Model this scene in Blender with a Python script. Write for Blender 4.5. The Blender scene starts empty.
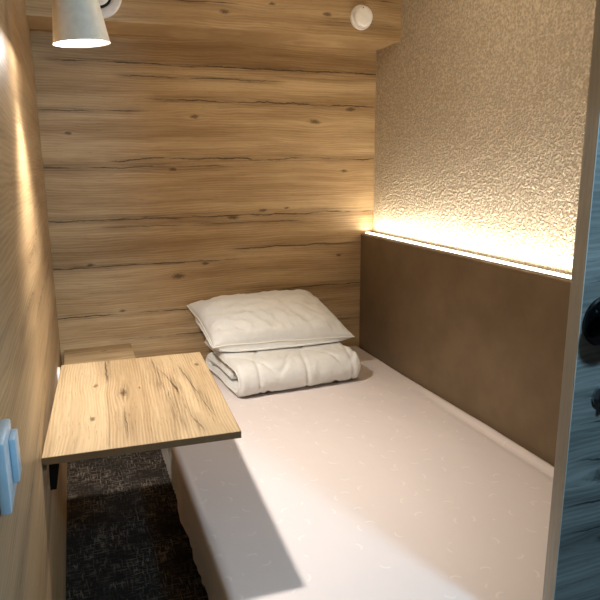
import bpy, bmesh, math, random
from mathutils import Vector, Matrix, noise
import numpy as np
random.seed(7)
SC = bpy.context.scene
COL = SC.collection
PI = math.pi

# ------------------------------------------------------------------ dimensions (metres)
W = 1.677            # room width (left wall X=0, right wall X=W, back wall Y=0, room runs to -Y)
HB_T = 0.080         # headboard panel thickness
HB_TOP = 0.876
BED_Z = 0.231
BED_X = 0.395
DOOR_Y = -2.168
DOOR_T = 0.031
SOF_Z, SOF_Y = 1.835, -0.2545
CEIL = 2.25

# ------------------------------------------------------------------ node expressions
class X:
    """a socket with arithmetic"""
    def __init__(s, nt, sock): s.nt = nt; s.s = sock
    def _m(s, op, *o, clamp=False):
        n = s.nt.nodes.new('ShaderNodeMath'); n.operation = op; n.use_clamp = clamp
        for i, v in enumerate((s,) + o):
            if isinstance(v, X): s.nt.links.new(v.s, n.inputs[i])
            else: n.inputs[i].default_value = v
        return X(s.nt, n.outputs[0])
    def __add__(s, o): return s._m('ADD', o)
    __radd__ = __add__
    def __sub__(s, o): return s._m('SUBTRACT', o)
    def __mul__(s, o): return s._m('MULTIPLY', o)
    __rmul__ = __mul__
    def __truediv__(s, o): return s._m('DIVIDE', o)
    def abs(s): return s._m('ABSOLUTE')
    def exp(s): return s._m('EXPONENT')
    def sin(s): return s._m('SINE')
    def cos(s): return s._m('COSINE')
    def sqrt(s): return s._m('SQRT')
    def pow(s, o): return s._m('POWER', o)
    def max(s, o): return s._m('MAXIMUM', o)
    def min(s, o): return s._m('MINIMUM', o)
    def ss(s, a, b):
        n = s.nt.nodes.new('ShaderNodeMapRange'); n.interpolation_type = 'SMOOTHSTEP'
        s.nt.links.new(s.s, n.inputs['Value'])
        lo, hi, t0, t1 = (a, b, 0., 1.) if a < b else (b, a, 1., 0.)
        n.inputs['From Min'].default_value = lo; n.inputs['From Max'].default_value = hi
        n.inputs['To Min'].default_value = t0; n.inputs['To Max'].default_value = t1
        return X(s.nt, n.outputs[0])

class Mat:
    def __init__(s, name):
        s.m = bpy.data.materials.new(name); s.m.use_nodes = True
        s.nt = s.m.node_tree; s.b = s.nt.nodes['Principled BSDF']
        s.out = s.nt.nodes['Material Output']
    def coords(s):
        t = s.nt.nodes.new('ShaderNodeTexCoord'); q = s.nt.nodes.new('ShaderNodeSeparateXYZ')
        s.nt.links.new(t.outputs['Object'], q.inputs[0])
        return [X(s.nt, o) for o in q.outputs]
    def vec(s, *c):
        n = s.nt.nodes.new('ShaderNodeCombineXYZ')
        for i, v in enumerate(c):
            if isinstance(v, X): s.nt.links.new(v.s, n.inputs[i])
            else: n.inputs[i].default_value = v
        return X(s.nt, n.outputs[0])
    def noise(s, v, scale=1, detail=3, rough=.5, dist=0):
        n = s.nt.nodes.new('ShaderNodeTexNoise'); s.nt.links.new(v.s, n.inputs['Vector'])
        n.inputs['Scale'].default_value = scale; n.inputs['Detail'].default_value = detail
        n.inputs['Roughness'].default_value = rough; n.inputs['Distortion'].default_value = dist
        return X(s.nt, n.outputs['Fac'])
    def voronoi(s, v, scale=1, feature='F1', rnd=1):
        n = s.nt.nodes.new('ShaderNodeTexVoronoi'); s.nt.links.new(v.s, n.inputs['Vector']); n.feature = feature
        n.inputs['Scale'].default_value = scale; n.inputs['Randomness'].default_value = rnd
        return n
    def mix(s, fac, a, b):
        n = s.nt.nodes.new('ShaderNodeMix'); n.data_type = 'RGBA'
        for k, v in ((0, fac), (6, a), (7, b)):
            if isinstance(v, X): s.nt.links.new(v.s, n.inputs[k])
            elif k == 0: n.inputs[0].default_value = v
            else: n.inputs[k].default_value = (*v, 1)
        return X(s.nt, n.outputs[2])
    def color(s, c):
        if isinstance(c, X): s.nt.links.new(c.s, s.b.inputs['Base Color'])
        else: s.b.inputs['Base Color'].default_value = (*c, 1)
    def set(s, **k):
        for n, v in k.items():
            n = n.replace('_', ' ')
            if isinstance(v, X): s.nt.links.new(v.s, s.b.inputs[n])
            else: s.b.inputs[n].default_value = v
    def bump(s, h, strength=.3, dist=.002):
        n = s.nt.nodes.new('ShaderNodeBump'); n.inputs['Strength'].default_value = strength
        n.inputs['Distance'].default_value = dist
        s.nt.links.new(h.s, n.inputs['Height']); s.nt.links.new(n.outputs[0], s.b.inputs['Normal'])

def L(r, g, b):
    """sRGB 0-255 -> linear"""
    f = lambda c: (c / 255 / 12.92) if c <= 10 else ((c / 255 + .055) / 1.055) ** 2.4
    return (f(r), f(g), f(b))

def wood(name, along, across, light, dark, crack, knots=(), cracks=(), seed=0., rough=.5, band=1.0, fine=1.0, rings=.10, pitch=.012, knotk=.72):
    """oak laminate: grain along one axis; knots (u,v,r); cracks (u0,u1,v,thickness,wobble)"""
    M = Mat(name); c = M.coords(); u, v = c[along], c[across]
    third = c[3 - along - across]
    s = seed
    warp = M.noise(M.vec(u * 1.3 + s, v * 3.0, third * 3.0 + s), 1, 3) - .5
    warp2 = M.noise(M.vec(u * 5.0 + s, v * 14.0, s), 1, 2) - .5
    vv = v + warp * .05 + warp2 * .008
    kn = M.noise(M.vec(u * 90., v * 160., s), 1, 2) if knots else None
    kmask = None
    for (ku, kv, kr) in knots:
        du = (u - ku) / (kr * 3.2); dv = (v - kv) / (kr * 1.3)
        g = ((du * du + dv * dv) * -1.0).exp()
        vv = vv - (v - kv) * g * .75
        fu = (u - ku + warp2 * kr * 2.5) / (kr * 1.6); fv = (v - kv + warp * kr + warp2 * kr) / (kr * .62)
        k = (fu * fu + fv * fv).sqrt() + kn * 1.2 - .6
        k = k.ss(1.2, .3)
        kmask = k if kmask is None else kmask.max(k)
    big = M.noise(M.vec(u * .7 + s, vv * 9.0, s * 1.7), 1, 3, .55)
    med = M.noise(M.vec(u * 2.2 + s, vv * 48.0, s), 1, 4, .6)
    fin = M.noise(M.vec(u * 9.0, vv * 260.0, third * 260.0), 1, 3, .6)
    pore = M.noise(M.vec(u * 22.0, vv * 420.0, third * 420.0 + 3.), 1, 2, .5)
    tone = big * (.75 * band) + med * .45 + fin * (.22 * fine)
    tone = (tone - (.5 * .75 * band + .225 + .11 * fine)) * 1.9 + .5
    rp = M.noise(M.vec(u * 2.6 + s, vv * 16., s + 2.), 1, 3, .55)
    ring = ((vv * (6.283 / pitch) + rp * 13.) + warp2 * 4.).sin() * .5 + .5
    tone = tone + (ring.pow(1.6) - .45) * (rp.ss(.3, .6) * rings * 2.2)
    col = M.mix(tone.ss(0.02, .98), dark, light)
    col = M.mix(pore.ss(.60, .76) * (.38 * fine), col, crack)
    streak = M.noise(M.vec(u * 1.1 + s + 9., vv * 30.0, s), 1, 3, .5).ss(.60, .76)
    col = M.mix(streak * .35, col, crack)
    cm = None; hm = None
    w1 = M.noise(M.vec(u * 4.5 + s, v * 5., 1.), 1, 5, .62) - .5
    w2 = M.noise(M.vec(u * 4.0 + s, v * 4., 2.), 1, 4, .6).ss(.33, .55)
    w3 = M.noise(M.vec(u * 3.0 + s, v * 150., 5.), 1, 4, .62).ss(.46, .66)
    for (u0, u1, cv, th, wob, *sl) in cracks:
        off = v - cv - w1 * (wob * 1.7)
        if sl: off = off - (u - u0) * sl[0]
        off = off.abs()
        line = (off / (w2 * th + .0003)).ss(1.2, .4) * w2
        halo = off.ss(max(.034, th * 7), 0.)
        ends = u.ss(u0, u0 + .12) * u.ss(u1, u1 - .12)
        x = line * ends; y = halo * ends
        cm = x if cm is None else cm.max(x)
        hm = y if hm is None else hm.max(y)
    if hm is not None:
        col = M.mix(hm * (w3 * .46 + .15), col, crack)
        cm = cm * .85
    if kmask is not None: col = M.mix(kmask * knotk, col, crack)
    if cm is not None: col = M.mix(cm, col, crack)
    M.color(col)
    h = fin * .5 + pore * -.6 + med * .4
    if cm is not None: h = h - cm * 1.2
    M.bump(h, .22, .0012)
    M.set(Roughness=(tone * -.1) + (rough + .05))
    M.b.inputs['Specular IOR Level'].default_value = .35
    return M.m

def plain(name, col, rough=.5, metal=0., bumpscale=None, bump=.1, spec=.5, dist=.001):
    M = Mat(name); c = M.coords(); p = M.vec(*c)
    n = M.noise(p, bumpscale or 60, 4)
    M.color(M.mix(n.ss(.25, .75), tuple(x * .94 for x in col), tuple(min(1, x * 1.04) for x in col)))
    M.set(Roughness=rough, Metallic=metal); M.b.inputs['Specular IOR Level'].default_value = spec
    if bumpscale: M.bump(n, bump, dist)
    return M.m

def emitter(name, col, strength):
    M = Mat(name); e = M.nt.nodes.new('ShaderNodeEmission')
    e.inputs[0].default_value = (*col, 1); e.inputs[1].default_value = strength
    M.nt.links.new(e.outputs[0], M.out.inputs[0]); return M.m

OAK_L, OAK_D, OAK_C = L(205, 178, 138), L(154, 124, 86), L(60, 42, 26)
# back wall
m_back = wood('oak_back_wall', 0, 2, OAK_L, OAK_D, OAK_C, seed=3.1, rough=.5, band=1.15,
    knots=[(.693, 1.480, .016), (1.328, 1.470, .024), (.58, 1.232, .014), (.87, .985, .022), (1.04, 1.02, .016),
           (1.50, 1.22, .014), (.583, .708, .024), (.72, .76, .014), (1.47, .765, .012), (.17, .79, .014),
           (1.53, 1.535, .02), (1.17, 1.03, .010), (.12, 1.40, .012), (.30, .55, .012)],
    cracks=[(.45, 1.72, 1.555, .0030, .03), (-.1, .5, 1.50, .0018, .02), (.25, 1.75, 1.280, .0032, .035), (-.1, .9, 1.245, .0022, .02),
            (-.1, 1.75, 1.000, .0034, .025), (.2, 1.3, .962, .0018, .02), (-.1, .95, .775, .0030, .02), (.8, 1.75, .83, .0026, .02),
            (-.1, 1.0, .535, .0030, .02), (.9, 1.75, .60, .0024, .02), (0, 1.75, 1.715, .0034, .02), (.3, 1.2, 1.66, .0020, .02), (.2, 1.7, .40, .002, .02)])
m_sof = wood('oak_soffit', 0, 2, OAK_L, OAK_D, OAK_C, seed=8.4, rough=.5, band=.9,
    knots=[(.80, 1.905, .017), (1.29, 1.930, .017), (1.36, 2.02, .02), (1.02, 1.955, .012)],
    cracks=[(.5, 1.7, 2.01, .002, .02), (.2, .9, 1.94, .002, .02), (1.2, 1.7, 1.90, .0014, .015)])
m_left = wood('oak_left_wall', 1, 2, L(184, 155, 117), L(143, 115, 80), OAK_C, seed=12.7, rough=.42, band=.9,
    knots=[(-1.25, 1.33, .02), (-1.0, 1.05, .018), (-1.7, .62, .02), (-.7, .75, .016)],
    cracks=[(-1.40, -1.05, 1.36, .0022, .09), (-1.05, -.80, 1.12, .0022, .12), (-1.5, -1.0, 1.02, .0018, .08), (-2.3, -1.2, .66, .0016, .03),
            (-2.3, -.9, .42, .0018, .03), (-2.4, -1.5, .22, .0018, .03), (-1.4, -.3, .86, .0014, .05), (-1.9, -1.3, .93, .0012, .06)])
m_table = wood('oak_table_top', 1, 0, L(176, 153, 120), L(138, 113, 81), L(54, 37, 23), seed=21.3, rough=.42, band=.9, fine=1.2, rings=.17, pitch=.0085,
    knots=[(.365, .192, .019), (.455, .113, .012), (.195, .108, .012), (.56, .43, .013), (.40, .24, .007)],
    cracks=[(-.05, .60, .385, .0034, .035, -.123), (.08, .62, .420, .0016, .02, -.10), (.44, .80, .140, .0028, .03), (.0, .40, .345, .0014, .03, -.1), (.26, .50, .192, .0012, .03), (0, .30, .19, .0012, .03), (.30, .72, .30, .0010, .03)])
m_tedge = plain('dark_table_edge', L(128, 94, 60), .6)
m_stand = wood('oak_nightstand', 0, 1, OAK_L, OAK_D, OAK_C, seed=31.9, cracks=[(.0, .34, -.12, .0022, .02), (.1, .3, -.22, .002, .02)], knots=[(.2, -.09, .012)])
m_stand_f = wood('oak_nightstand_front', 0, 2, OAK_L, OAK_D, OAK_C, seed=37.2)
m_door = wood('grey_oak_door', 0, 2, L(158, 154, 146), L(100, 98, 92), L(30, 28, 26), seed=44.5, rough=.5, band=1.1,
    knots=[(1.12, .47, .02), (1.10, .62, .03), (1.3, 1.1, .02)],
    cracks=[(.96, 1.9, .798, .0022, .01), (.96, 1.9, .565, .0022, .02), (.98, 1.7, .66, .002, .03), (.96, 1.5, 1.03, .0016, .02), (.98, 1.6, .74, .0018, .02), (.98, 1.6, .50, .002, .02)])
m_edge = wood('door_edge_banding', 2, 1, L(208, 202, 190), L(184, 178, 166), L(100, 90, 76), seed=51., rough=.5)

def carpet():
    M = Mat('carpet_weave'); x, y, z = M.coords()
    a = M.noise(M.vec(x * 150., y * 22., 0.), 1, 2, .6).ss(.50, .68)
    b = M.noise(M.vec(x * 22., y * 150., 4.), 1, 2, .6).ss(.50, .68)
    big = M.noise(M.vec(x, y, 0.), 7, 3)
    tuft = M.noise(M.vec(x, y, z), 520, 2)
    f = a.max(b) * big.ss(.25, .7) * tuft.ss(.3, .6)
    c = M.mix(tuft.ss(.3, .7), L(24, 21, 20), L(52, 46, 42))
    c = M.mix(f * .85, c, L(160, 146, 128))
    M.color(c); M.set(Roughness=.95); M.b.inputs['Specular IOR Level'].default_value = .1
    M.bump(tuft + f * .6, .7, .004); return M.m
m_carpet = carpet()

def plaster():
    """deeply pitted metallic-beige textured wall covering"""
    M = Mat('textured_gold_wall'); x, y, z = M.coords(); p = M.vec(x, y, z)
    wv = M.noise(p, 30, 3, .6)
    q = M.vec(x, y * 105. + wv * .8, z * 105. + wv * .8)
    n1 = M.noise(q, 1, 2, .55, .25)
    n2 = M.noise(p, 190, 3, .6)
    h = n1.ss(.36, .66) + n2 * .35
    M.color(M.mix(n1.ss(.3, .7), L(184, 169, 144), L(232, 219, 197)))  # glitter and pit contrast put into the colour along the relief
    M.set(Roughness=.28, Metallic=.0); M.b.inputs['Specular IOR Level'].default_value = .75
    M.bump(h, 1.0, .0052); return M.m
m_plaster = plaster()

def leatherette():
    M = Mat('brown_leatherette'); x, y, z = M.coords(); p = M.vec(x, y, z)
    n = M.noise(p, 480, 3, .6); b = M.noise(p, 5, 4, .6)
    M.color(M.mix(b.ss(.25, .75), L(114, 96, 73), L(127, 108, 84)))
    M.set(Roughness=.62); M.b.inputs['Specular IOR Level'].default_value = .3
    M.bump(n, .25, .0008); return M.m
m_leather = leatherette()

def sheet_mat():
    """pinkish-white cotton with a scattered pale woven comma motif"""
    M = Mat('sheet_cotton'); x, y, z = M.coords()
    cell = M.vec(x * 11.0, y * 11.0, 0.)
    v = M.voronoi(cell, 1, 'F1', .75)
    sub = M.nt.nodes.new('ShaderNodeVectorMath'); sub.operation = 'SUBTRACT'
    M.nt.links.new(cell.s, sub.inputs[0]); M.nt.links.new(v.outputs['Position'], sub.inputs[1])
    sp = M.nt.nodes.new('ShaderNodeSeparateXYZ'); M.nt.links.new(sub.outputs[0], sp.inputs[0])
    sc = M.nt.nodes.new('ShaderNodeSeparateColor'); M.nt.links.new(v.outputs['Color'], sc.inputs[0])
    dx, dy = X(M.nt, sp.outputs[0]), X(M.nt, sp.outputs[1])
    ang = X(M.nt, sc.outputs[0]) * 6.283
    rx = dx * ang.cos() - dy * ang.sin(); ry = dx * ang.sin() + dy * ang.cos()
    r = (rx * rx + (ry + .17) * (ry + .17)).sqrt()
    arc = (r - .20).abs().ss(.052, .018) * rx.abs().ss(.19, .12) * ry.ss(-.10, -.04)
    arc = arc * X(M.nt, sc.outputs[1]).ss(.30, .34)
    fold = M.noise(M.vec(x, y, z), 9, 4, .55)
    weave = M.noise(M.vec(x * 900., y * 900., z * 900.), 1, 1)
    M.color(M.mix(arc * .5, L(226, 216, 213), L(243, 236, 230)))
    M.set(Roughness=(arc * -.3) + .82); M.b.inputs['Specular IOR Level'].default_value = .25
    M.set(Sheen_Weight=.1)
    M.bump(fold * 1.2 + weave * .03 + arc * .15, .35, .006); return M.m
m_sheet = sheet_mat()

def cotton(name, col, sc=26, st=.35):
    M = Mat(name); x, y, z = M.coords(); p = M.vec(x, y, z)
    n = M.noise(p, sc, 5, .6, .6); w = M.noise(p, 800, 1)
    M.color(M.mix(n.ss(.3, .7), tuple(c * .95 for c in col), col))
    M.set(Roughness=.85, Sheen_Weight=.15); M.b.inputs['Specular IOR Level'].default_value = .2
    M.bump(n + w * .04, st, .008); return M.m
m_pillow = cotton('pillow_cotton', L(234, 234, 231))
m_duvet = cotton('duvet_cotton', L(231, 231, 228), 34, .3)
m_pipe = cotton('white_piping', L(244, 241, 232), 90, .1)
m_matt = plain('mattress_side_fabric', L(214, 214, 212), .9, bumpscale=140, bump=.3)
m_white = plain('white_plastic', L(248, 246, 244), .4)
m_lampw = plain('white_lamp_enamel', L(240, 226, 204), .45)
m_blue = plain('pale_blue_plastic', L(196, 212, 222), .35)
m_dark = plain('dark_gap', L(22, 20, 19), .6)
m_blackmetal = plain('black_metal', L(20, 19, 18), .4, .6)
m_knob = plain('glossy_black', L(9, 9, 11), .12, .0, spec=.8)
m_chrome = plain('chrome', L(190, 195, 200), .12, 1.)
m_alu = plain('aluminium', L(190, 188, 184), .35, .9)
m_ceil = plain('ceiling_paint', L(214, 204, 188), .9)
m_base = plain('bed_base_board', L(70, 58, 48), .7)
m_led = emitter('led_strip_glow', (1.0, .87, .67), 8.0)
m_bulb = emitter('lamp_glass_glow', (.93, .96, 1.0), 9.0)

# ------------------------------------------------------------------ mesh helpers
def finish(o, sharp=38):
    me = o.data
    bm = bmesh.new(); bm.from_mesh(me)
    bmesh.ops.recalc_face_normals(bm, faces=bm.faces)
    for f in bm.faces: f.smooth = True
    for e in bm.edges:
        e.smooth = not (len(e.link_faces) == 2 and e.calc_face_angle(0) > math.radians(sharp))
    bm.to_mesh(me); bm.free()

def link(name, bm, mat, parent=None, sharp=38, mats=None):
    me = bpy.data.meshes.new(name); bm.to_mesh(me); bm.free()
    o = bpy.data.objects.new(name, me); COL.objects.link(o)
    for m in (mats or [mat]): me.materials.append(m)
    finish(o, sharp)
    if parent is not None:
        o.parent = parent
    return o

def tag(o, label=None, cat=None, group=None, kind=None):
    if label: o['label'] = label
    if cat: o['category'] = cat
    if group: o['group'] = group
    if kind: o['kind'] = kind
    return o

def empty(name, loc, rz=0, **k):
    o = bpy.data.objects.new(name, None); COL.objects.link(o); o.empty_display_size = .05
    o.location = loc; o.rotation_euler = (0, 0, rz); return tag(o, **k)

def box(bm, x0, x1, y0, y1, z0, z1, bev=0, seg=2):
    r = bmesh.ops.create_cube(bm, size=1)
    vs = r['verts']
    for v in vs:
        v.co = Vector(((x0 + x1) / 2 + v.co.x * (x1 - x0), (y0 + y1) / 2 + v.co.y * (y1 - y0), (z0 + z1) / 2 + v.co.z * (z1 - z0)))
    if bev:
        es = list({e for v in vs for e in v.link_edges})
        bmesh.ops.bevel(bm, geom=es, offset=bev, segments=seg, affect='EDGES', profile=.5)
    return bm

def boxo(name, b, mat, parent=None, bev=0, seg=2, sharp=38):
    return link(name, box(bmesh.new(), *b, bev, seg), mat, parent, sharp)

def lathe(bm, prof, M=Matrix(), seg=48, close=False):
    """prof: list of (r, h) about +Z, transformed by M"""
    rings = []
    for r, h in prof:
        if r < 1e-6: rings.append([bm.verts.new(M @ Vector((0, 0, h)))])
        else: rings.append([bm.verts.new(M @ Vector((r * math.cos(2 * PI * i / seg), r * math.sin(2 * PI * i / seg), h))) for i in range(seg)])
    pr = list(zip(rings, rings[1:])) + ([(rings[-1], rings[0])] if close else [])
    for a, b in pr:
        for i in range(seg):
            j = (i + 1) % seg
            if len(a) == 1 and len(b) == 1: continue
            if len(a) == 1: bm.faces.new((a[0], b[i], b[j]))
            elif len(b) == 1: bm.faces.new((a[i], a[j], b[0]))
            else: bm.faces.new((a[i], a[j], b[j], b[i]))
    return bm

def tube(bm, pts, rad, seg=10, closed=False):
    pts = [Vector(p) for p in pts]; n = len(pts); rings = []
    up = None
    for i, p in enumerate(pts):
        a = pts[(i - 1) % n] if (closed or i > 0) else p
        b = pts[(i + 1) % n] if (closed or i < n - 1) else p
        t = (b - a).normalized()
        if up is None:
            up = Vector((0, 0, 1)) if abs(t.z) < .9 else Vector((1, 0, 0))
        s = t.cross(up).normalized(); up = s.cross(t).normalized()
        r = rad[i] if isinstance(rad, (list, tuple)) else rad
        rings.append([bm.verts.new(p + s * (r * math.cos(2 * PI * k / seg)) + up * (r * math.sin(2 * PI * k / seg))) for k in range(seg)])
    pr = list(zip(rings, rings[1:])) + ([(rings[-1], rings[0])] if closed else [])
    for a, b in pr:
        for k in range(seg):
            j = (k + 1) % seg; bm.faces.new((a[k], a[j], b[j], b[k]))
    if not closed:
        bm.faces.new(rings[0][::-1]); bm.faces.new(rings[-1])
    return bm

def axis_matrix(origin, zdir):
    z = Vector(zdir).normalized(); q = z.to_track_quat('Z', 'Y')
    return Matrix.Translation(origin) @ q.to_matrix().to_4x4()

def grid_mesh(bm, P, closed_u=False):
    """P[i][j] -> quads"""
    V = [[bm.verts.new(p) for p in row] for row in P]
    for i in range(len(V) - 1):
        for j in range(len(V[0]) - 1):
            bm.faces.new((V[i][j], V[i + 1][j], V[i + 1][j + 1], V[i][j + 1]))
    return V

def fbm(p, oct=3):
    s, a = 0, 1
    for k in range(oct):
        s += a * noise.noise(p); p = p * 2.03; a *= .5
    return s
def ridge(p): return 1 - abs(noise.noise(p)) * 2
def sst(a, b, x):
    t = min(1, max(0, (x - a) / (b - a))); return t * t * (3 - 2 * t)

# ------------------------------------------------------------------ the setting
def struct(name, b, mat, label=None):
    o = boxo(name, b, mat); return tag(o, kind='structure')
struct('floor', (-.1, W + .1, -4.2, .1, -.1, 0), m_carpet)
struct('wall_left', (-.1, 0, -3.0, 0, 0, CEIL), m_left)
struct('wall_back', (-.1, W + .1, 0, .1, 0, CEIL), m_back)
struct('wall_right', (W, W + .1, -2.15, 0, 0, CEIL), m_plaster)
struct('ceiling', (-.1, W + .1, -4.2, .1, CEIL, CEIL + .1), m_ceil)
struct('wall_front', (0, W, -2.14, -2.06, 1.98, CEIL), m_left)
struct('trim_1', (0, W, SOF_Y, 0, SOF_Z, CEIL), m_sof)      # boxed-in soffit along the back wall

# sliding door standing half open on the right
door = boxo('door_1', (.9975, 1.92, DOOR_Y - DOOR_T, DOOR_Y, .012, 2.04), m_door, bev=.0012)
tag(door, kind='structure', label='sliding oak door panel standing half open in blue light', cat='door')
boxo('edge_banding', (.9955, .9975, DOOR_Y - DOOR_T, DOOR_Y, .012, 2.04), m_edge, door)['label'] = 'pale edge strip of the door'
FY = DOOR_Y - DOOR_T
h = empty('door_knob', (1.052, FY, .952)); h.parent = door
bm = bmesh.new()
MM = axis_matrix((0, -.0005, 0), (0, -1, 0))
lathe(bm, [(.050, 0), (.050, .004), (.047, .007), (.030, .008), (0, .008)], MM, 64)
link('rose_plate', bm, m_knob, h)
bm = bmesh.new()
lathe(bm, [(.018, .008), (.018, .020), (.034, .028), (.042, .038), (.0435, .047), (.040, .055), (.030, .060), (.014, .0625), (0, .063)], MM, 64)
link('knob_head', bm, m_knob, h)
t = empty('thumb_turn', (1.069, FY, .796)); t.parent = door
bm = bmesh.new(); lathe(bm, [(.025, 0), (.025, .004), (.022, .006), (0, .006)], MM, 48); link('lock_rose', bm, m_chrome, t)
bm = bmesh.new(); box(bm, -.006, .006, -.026, -.006, -.018, .018, .003); link('turn_lever', bm, m_chrome, t)

# ------------------------------------------------------------------ headboard panel + LED strip
hb = boxo('headboard_panel', (W - HB_T, W - .001, -2.10, -.002, .001, HB_TOP), m_leather, bev=.009, seg=4)
tag(hb, 'long brown upholstered panel on the right wall beside the bed', 'headboard')
ls = empty('led_strip', (W - .052, -.02, HB_TOP + .0005), label='glowing warm white light strip along the top of the brown panel', cat='light strip')
boxo('channel', (-.010, .020, -2.06, 0, 0, .004), m_alu, ls)
boxo('diffuser', (-.008, .018, -2.055, -.005, .004, .009), m_led, ls, .002)

# ------------------------------------------------------------------ bed
bed = empty('bed', (BED_X, -1.05, 0), label='low bed with a pinkish white patterned sheet between the aisle and brown panel', cat='bed')
def rel(o_, parent):
    pl = parent.location
    for v in o_.data.vertices: v.co -= pl
    return o_
XR = W - HB_T - .004
bb = rel(boxo('base', (BED_X + .018, XR - .01, -2.09, -.012, .001, .07), m_base, bed, .004), bed)
mt = rel(boxo('mattress', (BED_X + .008, XR - .006, -2.10, -.008, .071, BED_Z - .010), m_matt, bed, .02, 4), bed)
# white side skirt (seen past the hem of the sheet)
P = []
for i in range(140):
    y = -2.08 + 2.06 * i / 139
    row = []
    for j in range(8):
        z = .004 + (.205 - .004) * j / 7
        w = .0025 * math.sin(y * 190) * (1 - j / 9) + .002 * noise.noise(Vector((y * 20, z * 6, 3)))
        row.append(Vector((BED_X + .001 + w, y, z)))
    P.append(row)
bm = bmesh.new(); grid_mesh(bm, P)
sk = rel(link('side_skirt', bm, m_matt, bed, 180), bed); sk['label'] = 'white gathered skirt on the bed side'
# fitted sheet : top, rounded left shoulder, hanging side with a wavy hem, roll against the panel
P = []
NY = 300
for i in range(NY + 1):
    y = -2.105 + (2.105 - .006) * i / NY
    hem = .018 + .185 * sst(-1.04, -.93, y) + .012 * math.sin(y * 11) + .016 * noise.noise(Vector((y * 5, 0, 7)))
    hem = max(.006, hem)
    row = []
    # hanging side
    nj = 16
    for j in range(nj + 1):
        f = j / nj; z = hem + (BED_Z - .022 - hem) * f
        out = (1 - f) ** 1.3
        w = out * (.016 * noise.noise(Vector((y * 7, z * 3, 1))) + .010 * noise.noise(Vector((y * 17, z * 6, 5))) + .004)
        row.append(Vector((BED_X - .007 + w - .004 * (1 - f), y, z)))
    for j in range(1, 7):
        a = PI / 2 * j / 7
        row.append(Vector((BED_X - .007 + .024 * (1 - math.cos(a)), y, BED_Z - .022 + .022 * math.sin(a))))
    x0 = BED_X + .017; nx = 90
    for j in range(nx + 1):
        x = x0 + (XR - x0) * j / nx
        d = XR - x
        z = BED_Z + .0035 * fbm(Vector((x * 3, y * 2.2, 2)), 3)
        z += .010 * math.exp(-((d - .022 - .006 * noise.noise(Vector((y * 2, 0, 9)))) / .016) ** 2) * sst(-.55, -1.2, y)   # roll along the panel
        z -= .006 * math.exp(-((d - .055) / .014) ** 2) * sst(-.7, -1.3, y)
        z -= .010 * sst(.010, 0, d)
        row.append(Vector((x, y, z)))
    P.append(row)
bm = bmesh.new(); grid_mesh(bm, P)
sh = rel(link('fitted_sheet', bm, m_sheet, bed, 180), bed); sh['label'] = 'pinkish white sheet with pale comma motif'

# ------------------------------------------------------------------ folded duvet
dv_rz = math.radians(5.5)
DVO = Vector((1.008, -.318, BED_Z + .006))
duv = empty('folded_duvet', DVO, dv_rz, label='folded white quilted duvet lying on the bed under the pillow', cat='duvet')
def duvet_path():
    pts = []
    def line(a, b, n):
        for k in range(n): t_ = k / n; pts.append((a[0] + (b[0] - a[0]) * t_, a[1] + (b[1] - a[1]) * t_))
    def arc(c, ry, rz, a0, a1, n):
        for k in range(n):
            a = a0 + (a1 - a0) * k / n; pts.append((c[0] + ry * math.cos(a), c[1] + rz * math.sin(a)))
    # local y: front = -.27, back = +.25 ; z from 0
    line((-.13, .072), (.17, .075), 22)
    arc((.17, .048), .032, .028, PI / 2, -PI / 2, 12)
    line((.17, .020), (-.205, .020), 30)
    arc((-.205, .0735), .050, .0535, -PI / 2, -3 * PI / 2, 26)
    line((-.205, .127), (.245, .135), 36); pts.append((.245, .135))
    return pts
path = duvet_path(); NP = len(path)
arcl = [0]
for a, b in zip(path, path[1:]): arcl.append(arcl[-1] + math.hypot(b[0] - a[0], b[1] - a[1]))
HT = .0185
HX = .300
def duvet_pt(i, x, side):
    a = path[max(0, i - 1)]; b = path[min(NP - 1, i + 1)]
    ty, tz = b[0] - a[0], b[1] - a[1]; l = math.hypot(ty, tz); ty /= l; tz /= l
    ny, nz = -tz, ty             # normal
    y, z = path[i]; s = arcl[i]
    # quilting seams : scalloped stitch lines
    q = 1.0
    for k in range(6):
        ls_ = .02 + k * .235 + .085 * math.sin(x * 2 * PI / .34 + k * 1.7)
        q = min(q, abs(s - ls_) / .022)
    xs = abs(((x + .04 + .05 * math.sin(s * 9)) / .23) % 1 - .5) * .23 / .022
    q = min(q, max(xs, .0) + .25)
    puff = sst(0, 1, q)
    th = HT * (.66 + .42 * puff) + .0020 * fbm(Vector((x * 14, s * 14, side * 3.)), 3)
    th += .0022 * ridge(Vector((x * 30, s * 9, side * 5.))) * puff
    ex = max(0, abs(x) - (HX - .018)) / .018
    th *= math.sqrt(max(0.02, 1 - ex * ex))
    sag = .006 * noise.noise(Vector((x * 3.5, y * 3, 4)))
    wob = .013 * noise.noise(Vector((y * 5, z * 9, 2 + (x > 0) * 5))) * (abs(x) / HX) ** 3
    return Vector((x + wob * (1 if x > 0 else -1), y + ny * th * side - .012 * math.sin(x * 5), max(.0005, z + nz * th * side + sag * (z > .04))))
NX = 96
bm = bmesh.new()
xs = [-HX + 2 * HX * k / NX for k in range(NX + 1)]
top = [[duvet_pt(i, x, 1) for x in xs] for i in range(NP)]
bot = [[duvet_pt(i, x, -1) for x in xs] for i in range(NP)]
VT = grid_mesh(bm, top); VB = grid_mesh(bm, bot)
for i in range(NP - 1):
    bm.faces.new((VT[i][0], VT[i + 1][0], VB[i + 1][0], VB[i][0])); bm.faces.new((VT[i][-1], VT[i + 1][-1], VB[i + 1][-1], VB[i][-1]))
for j in range(NX):
    bm.faces.new((VT[0][j], VT[0][j + 1], VB[0][j + 1], VB[0][j])); bm.faces.new((VT[-1][j], VT[-1][j + 1], VB[-1][j + 1], VB[-1][j]))
body = link('quilted_cover', bm, m_duvet, duv, 180)
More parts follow.
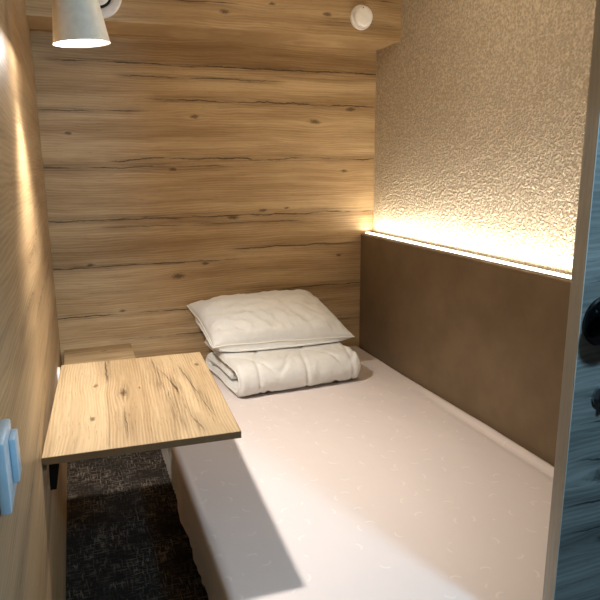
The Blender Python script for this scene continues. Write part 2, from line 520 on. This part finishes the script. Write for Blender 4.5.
# edge binding along both ends
for sgn, k in ((-1, 0), (1, NX)):
    bm = bmesh.new(); tube(bm, [(top[i][k] + bot[i][k]) / 2 for i in range(0, NP, 1)], .0036, 8)
    link('edge_binding', bm, m_pipe, duv, 180)

# ------------------------------------------------------------------ pillow
# corners of the seam plane: back edge leans against the wall
c_bl, c_br = Vector((.618, -.025, .555)), Vector((1.285, -.020, .566))
c_fl, c_fr = Vector((.668, -.385, .428)), Vector((1.372, -.412, .414))
PLO = Vector((.98, -.25, .45))
pil = empty('pillow', PLO, label='plump white pillow leaning on the oak wall on top of the folded duvet', cat='pillow')
nrm = (c_br - c_bl).cross(c_bl - c_fl).normalized()
if nrm.z < 0: nrm = -nrm
def pillow_pt(u, v, side):
    # pull the edges in between the corners
    uu, vv = u * 2 - 1, v * 2 - 1
    pin = .040
    uu2 = uu * (1 - pin * (1 - vv * vv) * abs(uu) ** 3 * 1.0)
    vv2 = vv * (1 - pin * 1.5 * (1 - uu * uu) * abs(vv) ** 3)
    a, b = (uu2 + 1) / 2, (vv2 + 1) / 2
    p = (c_fl * (1 - a) + c_fr * a) * (1 - b) + (c_bl * (1 - a) + c_br * a) * b
    e = (max(0, 1 - abs(uu) ** 2.2) * max(0, 1 - abs(vv) ** 2.2))
    hgt = (e ** .36)
    amp = .088 if side > 0 else .070
    if side > 0: hgt *= 1 + .16 * (b - .45) - .05 * vv
    # wrinkles : stronger near the seams and the front half
    edge = 1 - e ** .6
    wk = .012 * edge * noise.noise(Vector((u * 11, v * 7, side * 2.))) + .006 * noise.noise(Vector((u * 6 + v * 3, v * 8, 3 + side)))
    dirw = u * 22 + v * 6
    wk += .0085 * ridge(Vector((dirw * .45, v * 2.2, 8 + side))) * sst(.75, .2, v) * sst(0, .25, e)
    wk += .0060 * ridge(Vector((u * 9 - v * 4, v * 6 + u * 3, 15 + side))) * sst(0, .2, e)
    ga = math.exp(-v / .16) + .7 * math.exp(-(1 - v) / .12)
    gb = math.exp(-u / .10) + math.exp(-(1 - u) / .10)
    wk += .0075 * ga * noise.noise(Vector((u * 26, v * 3, 40 + side))) + .0075 * gb * noise.noise(Vector((u * 3, v * 18, 50 + side)))
    s_ = min(1, e * 9)
    if side < 0: p = p + Vector((0, -.115 * sst(-.12, .28, v) * sst(.85, .28, v) * max(0, 1 - abs(uu) ** 3) ** .6 * min(1, (v / .06)) ** .6, 0)) + Vector((-.030 * sst(0, .06, u) * sst(.35, .06, u) * sst(0, .2, e), 0, 0))
    # soft lateral slump of seam
    p = p + Vector((0, 0, .006 * noise.noise(Vector((u * 4, v * 4, 30)))))
    return p + nrm * side * (amp * hgt + wk * s_)
NU, NV = 130, 90
def warp_t(k, n):
    t_ = k / n; return .5 - .5 * math.cos(PI * t_) if False else t_ + .10 * math.sin(2 * PI * t_) * -1 * .9
us = [warp_t(k, NU) for k in range(NU + 1)]; vs = [warp_t(k, NV) for k in range(NV + 1)]
bm = bmesh.new()
T_ = [[pillow_pt(u, v, 1) - PLO for v in vs] for u in us]
B_ = [[pillow_pt(u, v, -1) - PLO for v in vs] for u in us]
grid_mesh(bm, T_); grid_mesh(bm, B_)
bmesh.ops.remove_doubles(bm, verts=bm.verts, dist=.0004)
# keep off the duvet and the wall
for v_ in bm.verts:
    v_.co.y = min(v_.co.y, -.006 - PLO.y)
    zf = .394 - PLO.z
    if v_.co.z < zf + .01: v_.co.z = zf + .01 * math.exp((v_.co.z - zf - .01) / .01)
link('pillow_case', bm, m_pillow, pil, 180)
ringp = [T_[i][0] for i in range(NU)] + [T_[NU][j] for j in range(NV)] + [T_[i][NV] for i in range(NU, 0, -1)] + [T_[0][j] for j in range(NV, 0, -1)]
ringp = [Vector((p.x, min(p.y, -.008 - PLO.y), p.z)) for p in ringp[::2]]
bm = bmesh.new(); tube(bm, ringp, .0036, 8, True)
link('piping', bm, m_pipe, pil, 180)

# ------------------------------------------------------------------ folding table on the left wall
TZ = .60
tb_rz = math.atan2(-.034, .70)
tab = empty('folding_table', (.0004, -1.658, 0), tb_rz, label='oak wall table with dark edges over the aisle beside the bed', cat='table')
tab.location.z = TZ - .018
TW, TD = .463, .700
boxo('table_top', (.0, TW, .0, TD, 0.0012, .018), m_table, tab, .0008, 1)
bm = bmesh.new()
for b in ((-.0002, TW + .0008, -.0009, .0002, 0, .0174), (TW, TW + .0009, 0, TD, 0, .0174), (0, TW, TD, TD + .0009, 0, .0174), (0, TW, 0, TD, 0, .0012)):
    box(bm, *b)
link('edge_band', bm, m_tedge, tab)['label'] = 'dark edge and underside of the table'
boxo('wall_cleat', (-.0026, .006, .020, .090, -.0235, -.0002), m_tedge, tab, .0006, 1)
for yy in (.04,):
    bm = bmesh.new()
    tri = [(.008, -.080), (.011, 0), (.20, 0), (.20, -.006), (.034, -.012), (.022, -.080)]
    f1 = [bm.verts.new((x, yy - .010, z)) for x, z in tri]; f2 = [bm.verts.new((x, yy + .010, z)) for x, z in tri]
    bm.faces.new(f1); bm.faces.new(f2[::-1])
    for i in range(len(tri)):
        j = (i + 1) % len(tri); bm.faces.new((f1[i], f1[j], f2[j], f2[i]))
    br = link('bracket', bm, m_blackmetal, tab); br['label'] = 'black metal bracket under the table'

# ------------------------------------------------------------------ nightstand
ns = empty('nightstand', (0, 0, 0), label='small oak bedside cabinet in the back left corner behind the table', cat='nightstand')
NZ = .381
boxo('cabinet_body', (.024, .322, -.300, -.004, .004, NZ - .018), m_stand_f, ns, .001)
boxo('cabinet_top', (.018, .329, -.318, -.003, NZ - .0175, NZ), m_stand, ns, .001)
boxo('door_panel', (.027, .319, -.317, -.3005, .04, NZ - .024), m_stand_f, ns, .001)

# socket low on the left wall
so = empty('wall_socket', (0.001, -.56, .418), label='small white socket low on the left wall behind the table', cat='socket')
bm = bmesh.new(); box(bm, 0, .011, -.041, .041, -.041, .041, .003); link('frame', bm, m_white, so)
bm = bmesh.new(); lathe(bm, [(.021, .0115), (.021, .016), (.019, .016), (.018, .0118), (0, .0118)], axis_matrix((0, 0, 0), (1, 0, 0)), 32); link('socket_insert', bm, m_white, so)

# light switch near the door
sw = empty('light_switch', (0.001, -2.262, .876), label='pale blue lit switch plate on the left wall near the door', cat='switch')
bm = bmesh.new(); box(bm, 0, .013, -.043, .043, -.047, .047, .003); link('frame', bm, m_blue, sw)
bm = bmesh.new(); box(bm, .0131, .021, -.002, .036, -.026, .034, .002); link('rocker', bm, m_blue, sw)

# ------------------------------------------------------------------ smoke detector and air valve on the soffit
def face_thing(x, z, name, label, cat):
    return empty(name, (x, SOF_Y - .0002, z), label=label, cat=cat)
sd = face_thing(1.460, 1.927, 'smoke_detector', 'round white smoke detector on the oak soffit near the right wall', 'smoke detector')
MY = axis_matrix((0, 0, 0), (0, -1, 0))
bm = bmesh.new(); lathe(bm, [(0, 0), (.055, 0), (.055, .010), (.053, .014), (.040, .016), (0, .016)], MY, 64); link('base', bm, m_white, sd)
bm = bmesh.new(); lathe(bm, [(.041, .0155), (.041, .024), (.038, .024), (.038, .0155)], MY, 64); link('vent_ring', bm, m_dark, sd)['label'] = 'dark vent gap'
bm = bmesh.new(); lathe(bm, [(.047, .0245), (.047, .032), (.044, .038), (.036, .042), (.018, .044), (0, .0445)], MY, 64)
lathe(bm, [(.047, .0245), (0, .0245)], MY, 64); bmesh.ops.remove_doubles(bm, verts=bm.verts, dist=1e-5); link('cap', bm, m_white, sd)
bm = bmesh.new(); lathe(bm, [(.0032, 0), (.0032, .0422), (0, .0425)], axis_matrix((-.006, 0, .034), (0, -1, 0)), 16); link('indicator', bm, m_dark, sd)
av = face_thing(.274, 1.938, 'air_vent', 'round white air vent on the oak soffit behind the lamp', 'air vent')
bm = bmesh.new(); lathe(bm, [(.098, 0), (.098, .006), (.092, .013), (.078, .015), (.064, .010), (.058, .0), (.098, 0)], MY, 72); link('flange', bm, m_white, av)
bm = bmesh.new(); lathe(bm, [(0, 0), (.090, 0), (.090, .0012), (0, .0012)], MY, 48); link('throat', bm, m_dark, av)['label'] = 'dark gap of the valve'
bm = bmesh.new(); lathe(bm, [(.010, .001), (.010, .010), (.048, .014), (.051, .018), (.046, .023), (.025, .026), (0, .027)], MY, 64); link('disc', bm, m_white, av)

# ------------------------------------------------------------------ wall lamp
LP = Vector((.170, -1.289, 1.559))
ax = Vector((-.075, -.03, 1)).normalized()          # from the opening up to the neck
lam = empty('wall_lamp', LP, label='white conical reading lamp shining down from the left wall', cat='lamp')
ML = axis_matrix((0, 0, 0), ax)
bm = bmesh.new()
out = [(.0715, 0), (.0705, .004), (.0535, .120), (.0435, .190), (.038, .203), (.028, .209), (0, .210)]
inn = [(0, .200), (.034, .196), (.041, .186), (.051, .118), (.0685, .004), (.0715, 0)]
lathe(bm, out + inn, ML, 72); bmesh.ops.remove_doubles(bm, verts=bm.verts, dist=1e-5)
link('lamp_shade', bm, m_lampw, lam)
bm = bmesh.new(); lathe(bm, [(0, .012), (.0664, .012), (.0661, .014), (0, .014)], ML, 64); link('glowing_glass', bm, m_bulb, lam)['label'] = 'bright round glass in the lamp mouth'
neck = ax * .210
bm = bmesh.new(); tube(bm, [neck - ax * .004, neck + ax * .03, neck + ax * .045 + Vector((-.02, 0, .004)), Vector((-LP.x + .022, neck.y, neck.z + .05))], .009, 14)
link('swivel_arm', bm, m_lampw, lam, 60)
bm = bmesh.new(); lathe(bm, [(0, 0), (.045, 0), (.045, .016), (.040, .021), (0, .022)], axis_matrix((-LP.x + .0005, neck.y, neck.z + .05), (1, 0, 0)), 48)
link('wall_plate', bm, m_lampw, lam)

# added fill disc, out of view overhead, to lift the shadows
cl = empty('fill_disc', (1.05, -1.15, CEIL), label='round fill disc added under the ceiling, unseen above the bed', cat='fill light')
MD = axis_matrix((0, 0, -.0002), (0, 0, -1))
bm = bmesh.new(); lathe(bm, [(0, 0), (.17, 0), (.17, .006), (.155, .008), (.152, .004), (0, .004)], MD, 48); link('fill_rim', bm, m_white, cl)
bm = bmesh.new(); lathe(bm, [(0, .0045), (.150, .0045), (.148, .007), (0, .007)], MD, 48); link('fill_panel', bm, emitter('warm_fill_glow', (1.0, .8, .56), 2.0), cl)

# ------------------------------------------------------------------ lights
def light(name, typ, loc, energy, col, **k):
    d = bpy.data.lights.new(name, typ); d.energy = energy; d.color = col
    for a, v in k.items(): setattr(d, a, v)
    o = bpy.data.objects.new(name, d); COL.objects.link(o); o.location = loc; return o
def aim(o, tgt): o.rotation_euler = (Vector(tgt) - o.location).to_track_quat('-Z', 'Y').to_euler()
sp = light('lamp_beam', 'SPOT', LP - ax * .004, 62, (1.0, .94, .86), spot_size=math.radians(112), spot_blend=.8, shadow_soft_size=.026)
aim(sp, sp.location + Vector((.10, .10, -1)))
spill = light('lamp_spill', 'SPOT', LP - ax * .003, 4.0, (1.0, .96, .92), spot_size=math.radians(176), spot_blend=.06, shadow_soft_size=.03)
aim(spill, spill.location + Vector((-.10, .05, -1)))
led = light('led_light', 'AREA', (W - .038, -1.04, HB_TOP + .012), 6.0, (1.0, .87, .68), shape='RECTANGLE', size=.02, size_y=2.04)
led.rotation_euler = (0, PI, 0)
fill = light('ceiling_fill', 'AREA', (1.05, -1.15, CEIL - .012), 3.6, (1.0, .80, .56), shape='DISK', size=.30)  # added warm fill paired with the overhead disc, brightens the shadows
cor = light('corridor_light', 'AREA', (1.35, -3.45, 2.0), 22.0, (.36, .68, .96), shape='DISK', size=.22)
aim(cor, (.8, -2.0, .6))
wd = bpy.data.worlds.new('corridor_dusk'); SC.world = wd; wd.use_nodes = True
wd.node_tree.nodes['Background'].inputs[0].default_value = (.4, .55, .7, 1)
wd.node_tree.nodes['Background'].inputs[1].default_value = .05

# ------------------------------------------------------------------ camera
CX, CY, CZ, YAW, PIT, ROL, F = .1156, -3.0644, 1.2473, .3512, -.217, -.007, 609.96
cy, sy = math.cos(YAW), math.sin(YAW)
fw = Vector((sy * math.cos(PIT), cy * math.cos(PIT), math.sin(PIT))); rt = Vector((cy, -sy, 0)); up = rt.cross(fw)
r2 = rt * math.cos(ROL) + up * math.sin(ROL); u2 = up * math.cos(ROL) - rt * math.sin(ROL)
cd = bpy.data.cameras.new('camera'); cam = bpy.data.objects.new('camera', cd); COL.objects.link(cam)
m = Matrix((r2, u2, -fw)).transposed().to_4x4(); m.translation = (CX, CY, CZ); cam.matrix_world = m
cd.sensor_width = 36; cd.lens = F / 600 * 36; cd.clip_start = .02
SC.camera = cam
SC.view_settings.view_transform = 'Standard'; SC.view_settings.look = 'None'
SC.view_settings.gamma = 1; SC.view_settings.use_curve_mapping = False
SC.view_settings.exposure = .36
